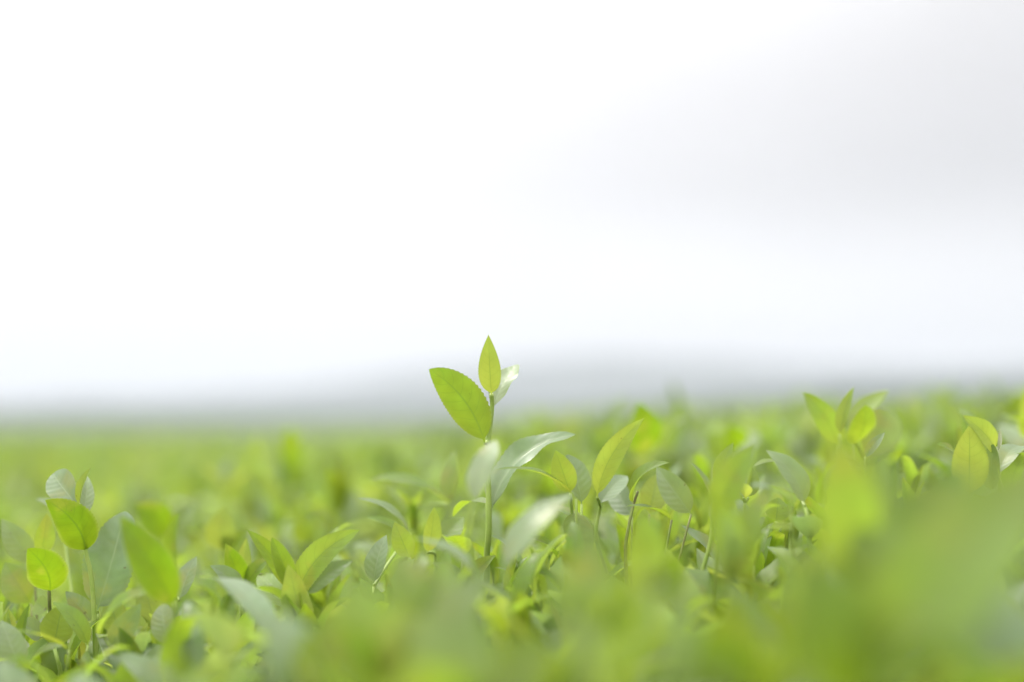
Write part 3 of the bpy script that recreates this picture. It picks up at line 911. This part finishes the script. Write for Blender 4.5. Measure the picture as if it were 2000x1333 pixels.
def zone(px, py, d):
    soft = 'small' if abs(d - FOCUS) < .1 else ('very blurred' if d < .6 else ('blurred' if d < FOCUS else 'soft'))
    if d > FOCUS + .1:
        spots = ((300, 'in the field behind the dark backlit leaf'), (560, 'in the field behind the pale upright leaf'), (850, 'in the field behind the V shaped shoot'),
                 (1130, 'in the field behind the tallest stem'), (1420, 'behind the feather like blade'), (1620, 'behind the grey leaf with crossing veins'), (9999, 'behind the leafy crown'))
    elif d > FOCUS - .1:
        spots = ((300, 'at the foot of the bare stem'), (480, 'at the foot of the pale upright leaf'), (720, 'around the foot of the V shaped shoot'), (900, 'between the V shape and tallest stem'),
                 (1130, 'around the foot of the tallest stem'), (1420, 'around the foot of the dark reddish stem'), (1700, 'under the grey leaf with crossing veins'), (9999, 'around the sharp toothed yellow leaf'))
    else:
        spots = ((420, 'along the lower edge before the bare stem'), (800, 'along the lower edge before the V shaped shoot'), (1200, 'along the lower edge before the tallest stem'),
                 (1560, 'along the lower edge before the dark reddish stem'), (9999, 'along the lower edge before the leafy crown'))
    for lim, txt in spots:
        if px < lim:
            return soft, txt.replace('in the field ', '').replace('along the lower edge ', 'low ')


first = {}
pts = []
tries = band = done = 0
WANT = 254
while len(pts) < WANT and tries < 60000:
    tries += 1
    lo, hi_, share = ((.27, .66, 40), (.66, .97, 116), (.97, 1.42, 86))[band]
    if len(pts) - done >= share or tries > (band + 1) * 20000:
        band, done = band + 1, len(pts)
        if band > 2:
            break
        continue
    u = random.random()
    yy = math.sqrt(lo ** 2 + u * (hi_ ** 2 - lo ** 2))
    xx = random.uniform(-1, 1) * (.375 * yy + .02)
    gap = (.040, .025, .042)[band]
    if any((a - xx) ** 2 + (b - yy) ** 2 < gap * gap for a, b, _ in pts):
        continue
    top = canopy(xx, yy) + random.gauss(.006, .013)
    px, py, d = pix((xx, yy, top))
    if d < .66:
        lim = np.interp(px, (-300, 0, 300, 420, 600, 800, 1000, 1300, 1600, 2000, 2300), (1310, 1310, 1310, 1240, 1210, 1120, 1090, 1040, 990, 990, 980)) + random.uniform(0, 90)
    elif d < FOCUS - .015:
        lim = np.interp(px, NEAR_X, NEAR_Y) + random.uniform(0, 70)
        if px < 340 or 470 < px < 710:
            lim = max(lim, (1270 if px < 340 else 1260) + random.uniform(0, 40))
    elif d < FOCUS + .07:
        lim = np.interp(px, NEAR_X, NEAR_Y) - 20 + random.uniform(0, 60)
        if 470 < px < 730:
            lim = max(lim, 1240)
    else:
        lim = np.interp(px, BACK_X, BACK_Y) + random.uniform(-15, 50)
    if py < lim:
        top -= (lim - py) / F_PX * d
    pts.append((xx, yy, top))
for xx, yy, top in pts:
    ki = random.choices(range(8), (4, 4, 3, 4, 3, 4, 2, 2))[0]
    tone, (proto, kids) = KINDS[ki]
    root = proto.copy()
    px, py, d = pix((xx, yy, top))
    soft, where = zone(px, py, d)
    s = random.uniform(1.08, 1.5) if .66 < d < .98 else random.uniform(.9, 1.25)
    root.location = (xx, yy, top - .095 * s)
    root.rotation_euler = (random.gauss(0, .16), random.gauss(0, .16), random.uniform(0, 6.28))
    root.scale = (s, s, s)
    axis = root.rotation_euler.to_matrix() @ Vector((0, 0, 1))
    lean = 'leaning' if math.hypot(axis.x, axis.y) > .2 else 'straight'
    size = 'tall' if s > 1.22 else ('short' if s < 1.08 else 'middling')
    link(root, label=f'{soft} {size} {lean} {tone} shoot {where}', cat='tea shoot', group=f'{tone} tea shoots {where}')
    for c in kids:
        k2 = c.copy()
        link(k2, root)
same = {}
for ob in COL.objects:
    if ob.get('category') == 'tea shoot':
        same.setdefault(ob['label'], []).append(ob)
for lab, obs in same.items():
    if len(obs) in (2, 3, 4, 5):                   # look-alikes: told apart by how near they stand
        obs.sort(key=lambda q: q.location.y)
        for q, wd in zip(obs, {2: ('nearer', 'farther'), 3: ('nearest', 'middle', 'farthest'), 4: ('nearest', 'second nearest', 'second farthest', 'farthest'),
                              5: ('nearest', 'second nearest', 'middle', 'second farthest', 'farthest')}[len(obs)]):
            head, tail = (lab[:12], lab[13:]) if lab.startswith('very blurred') else lab.split(' ', 1)
            q['label'] = f'{wd} {head} {tail}' if len(lab.split()) + len(wd.split()) < 17 else f'{wd} {tail}'
print('shoots', N_SHOOT[0] + len(pts), 'near points', tries)
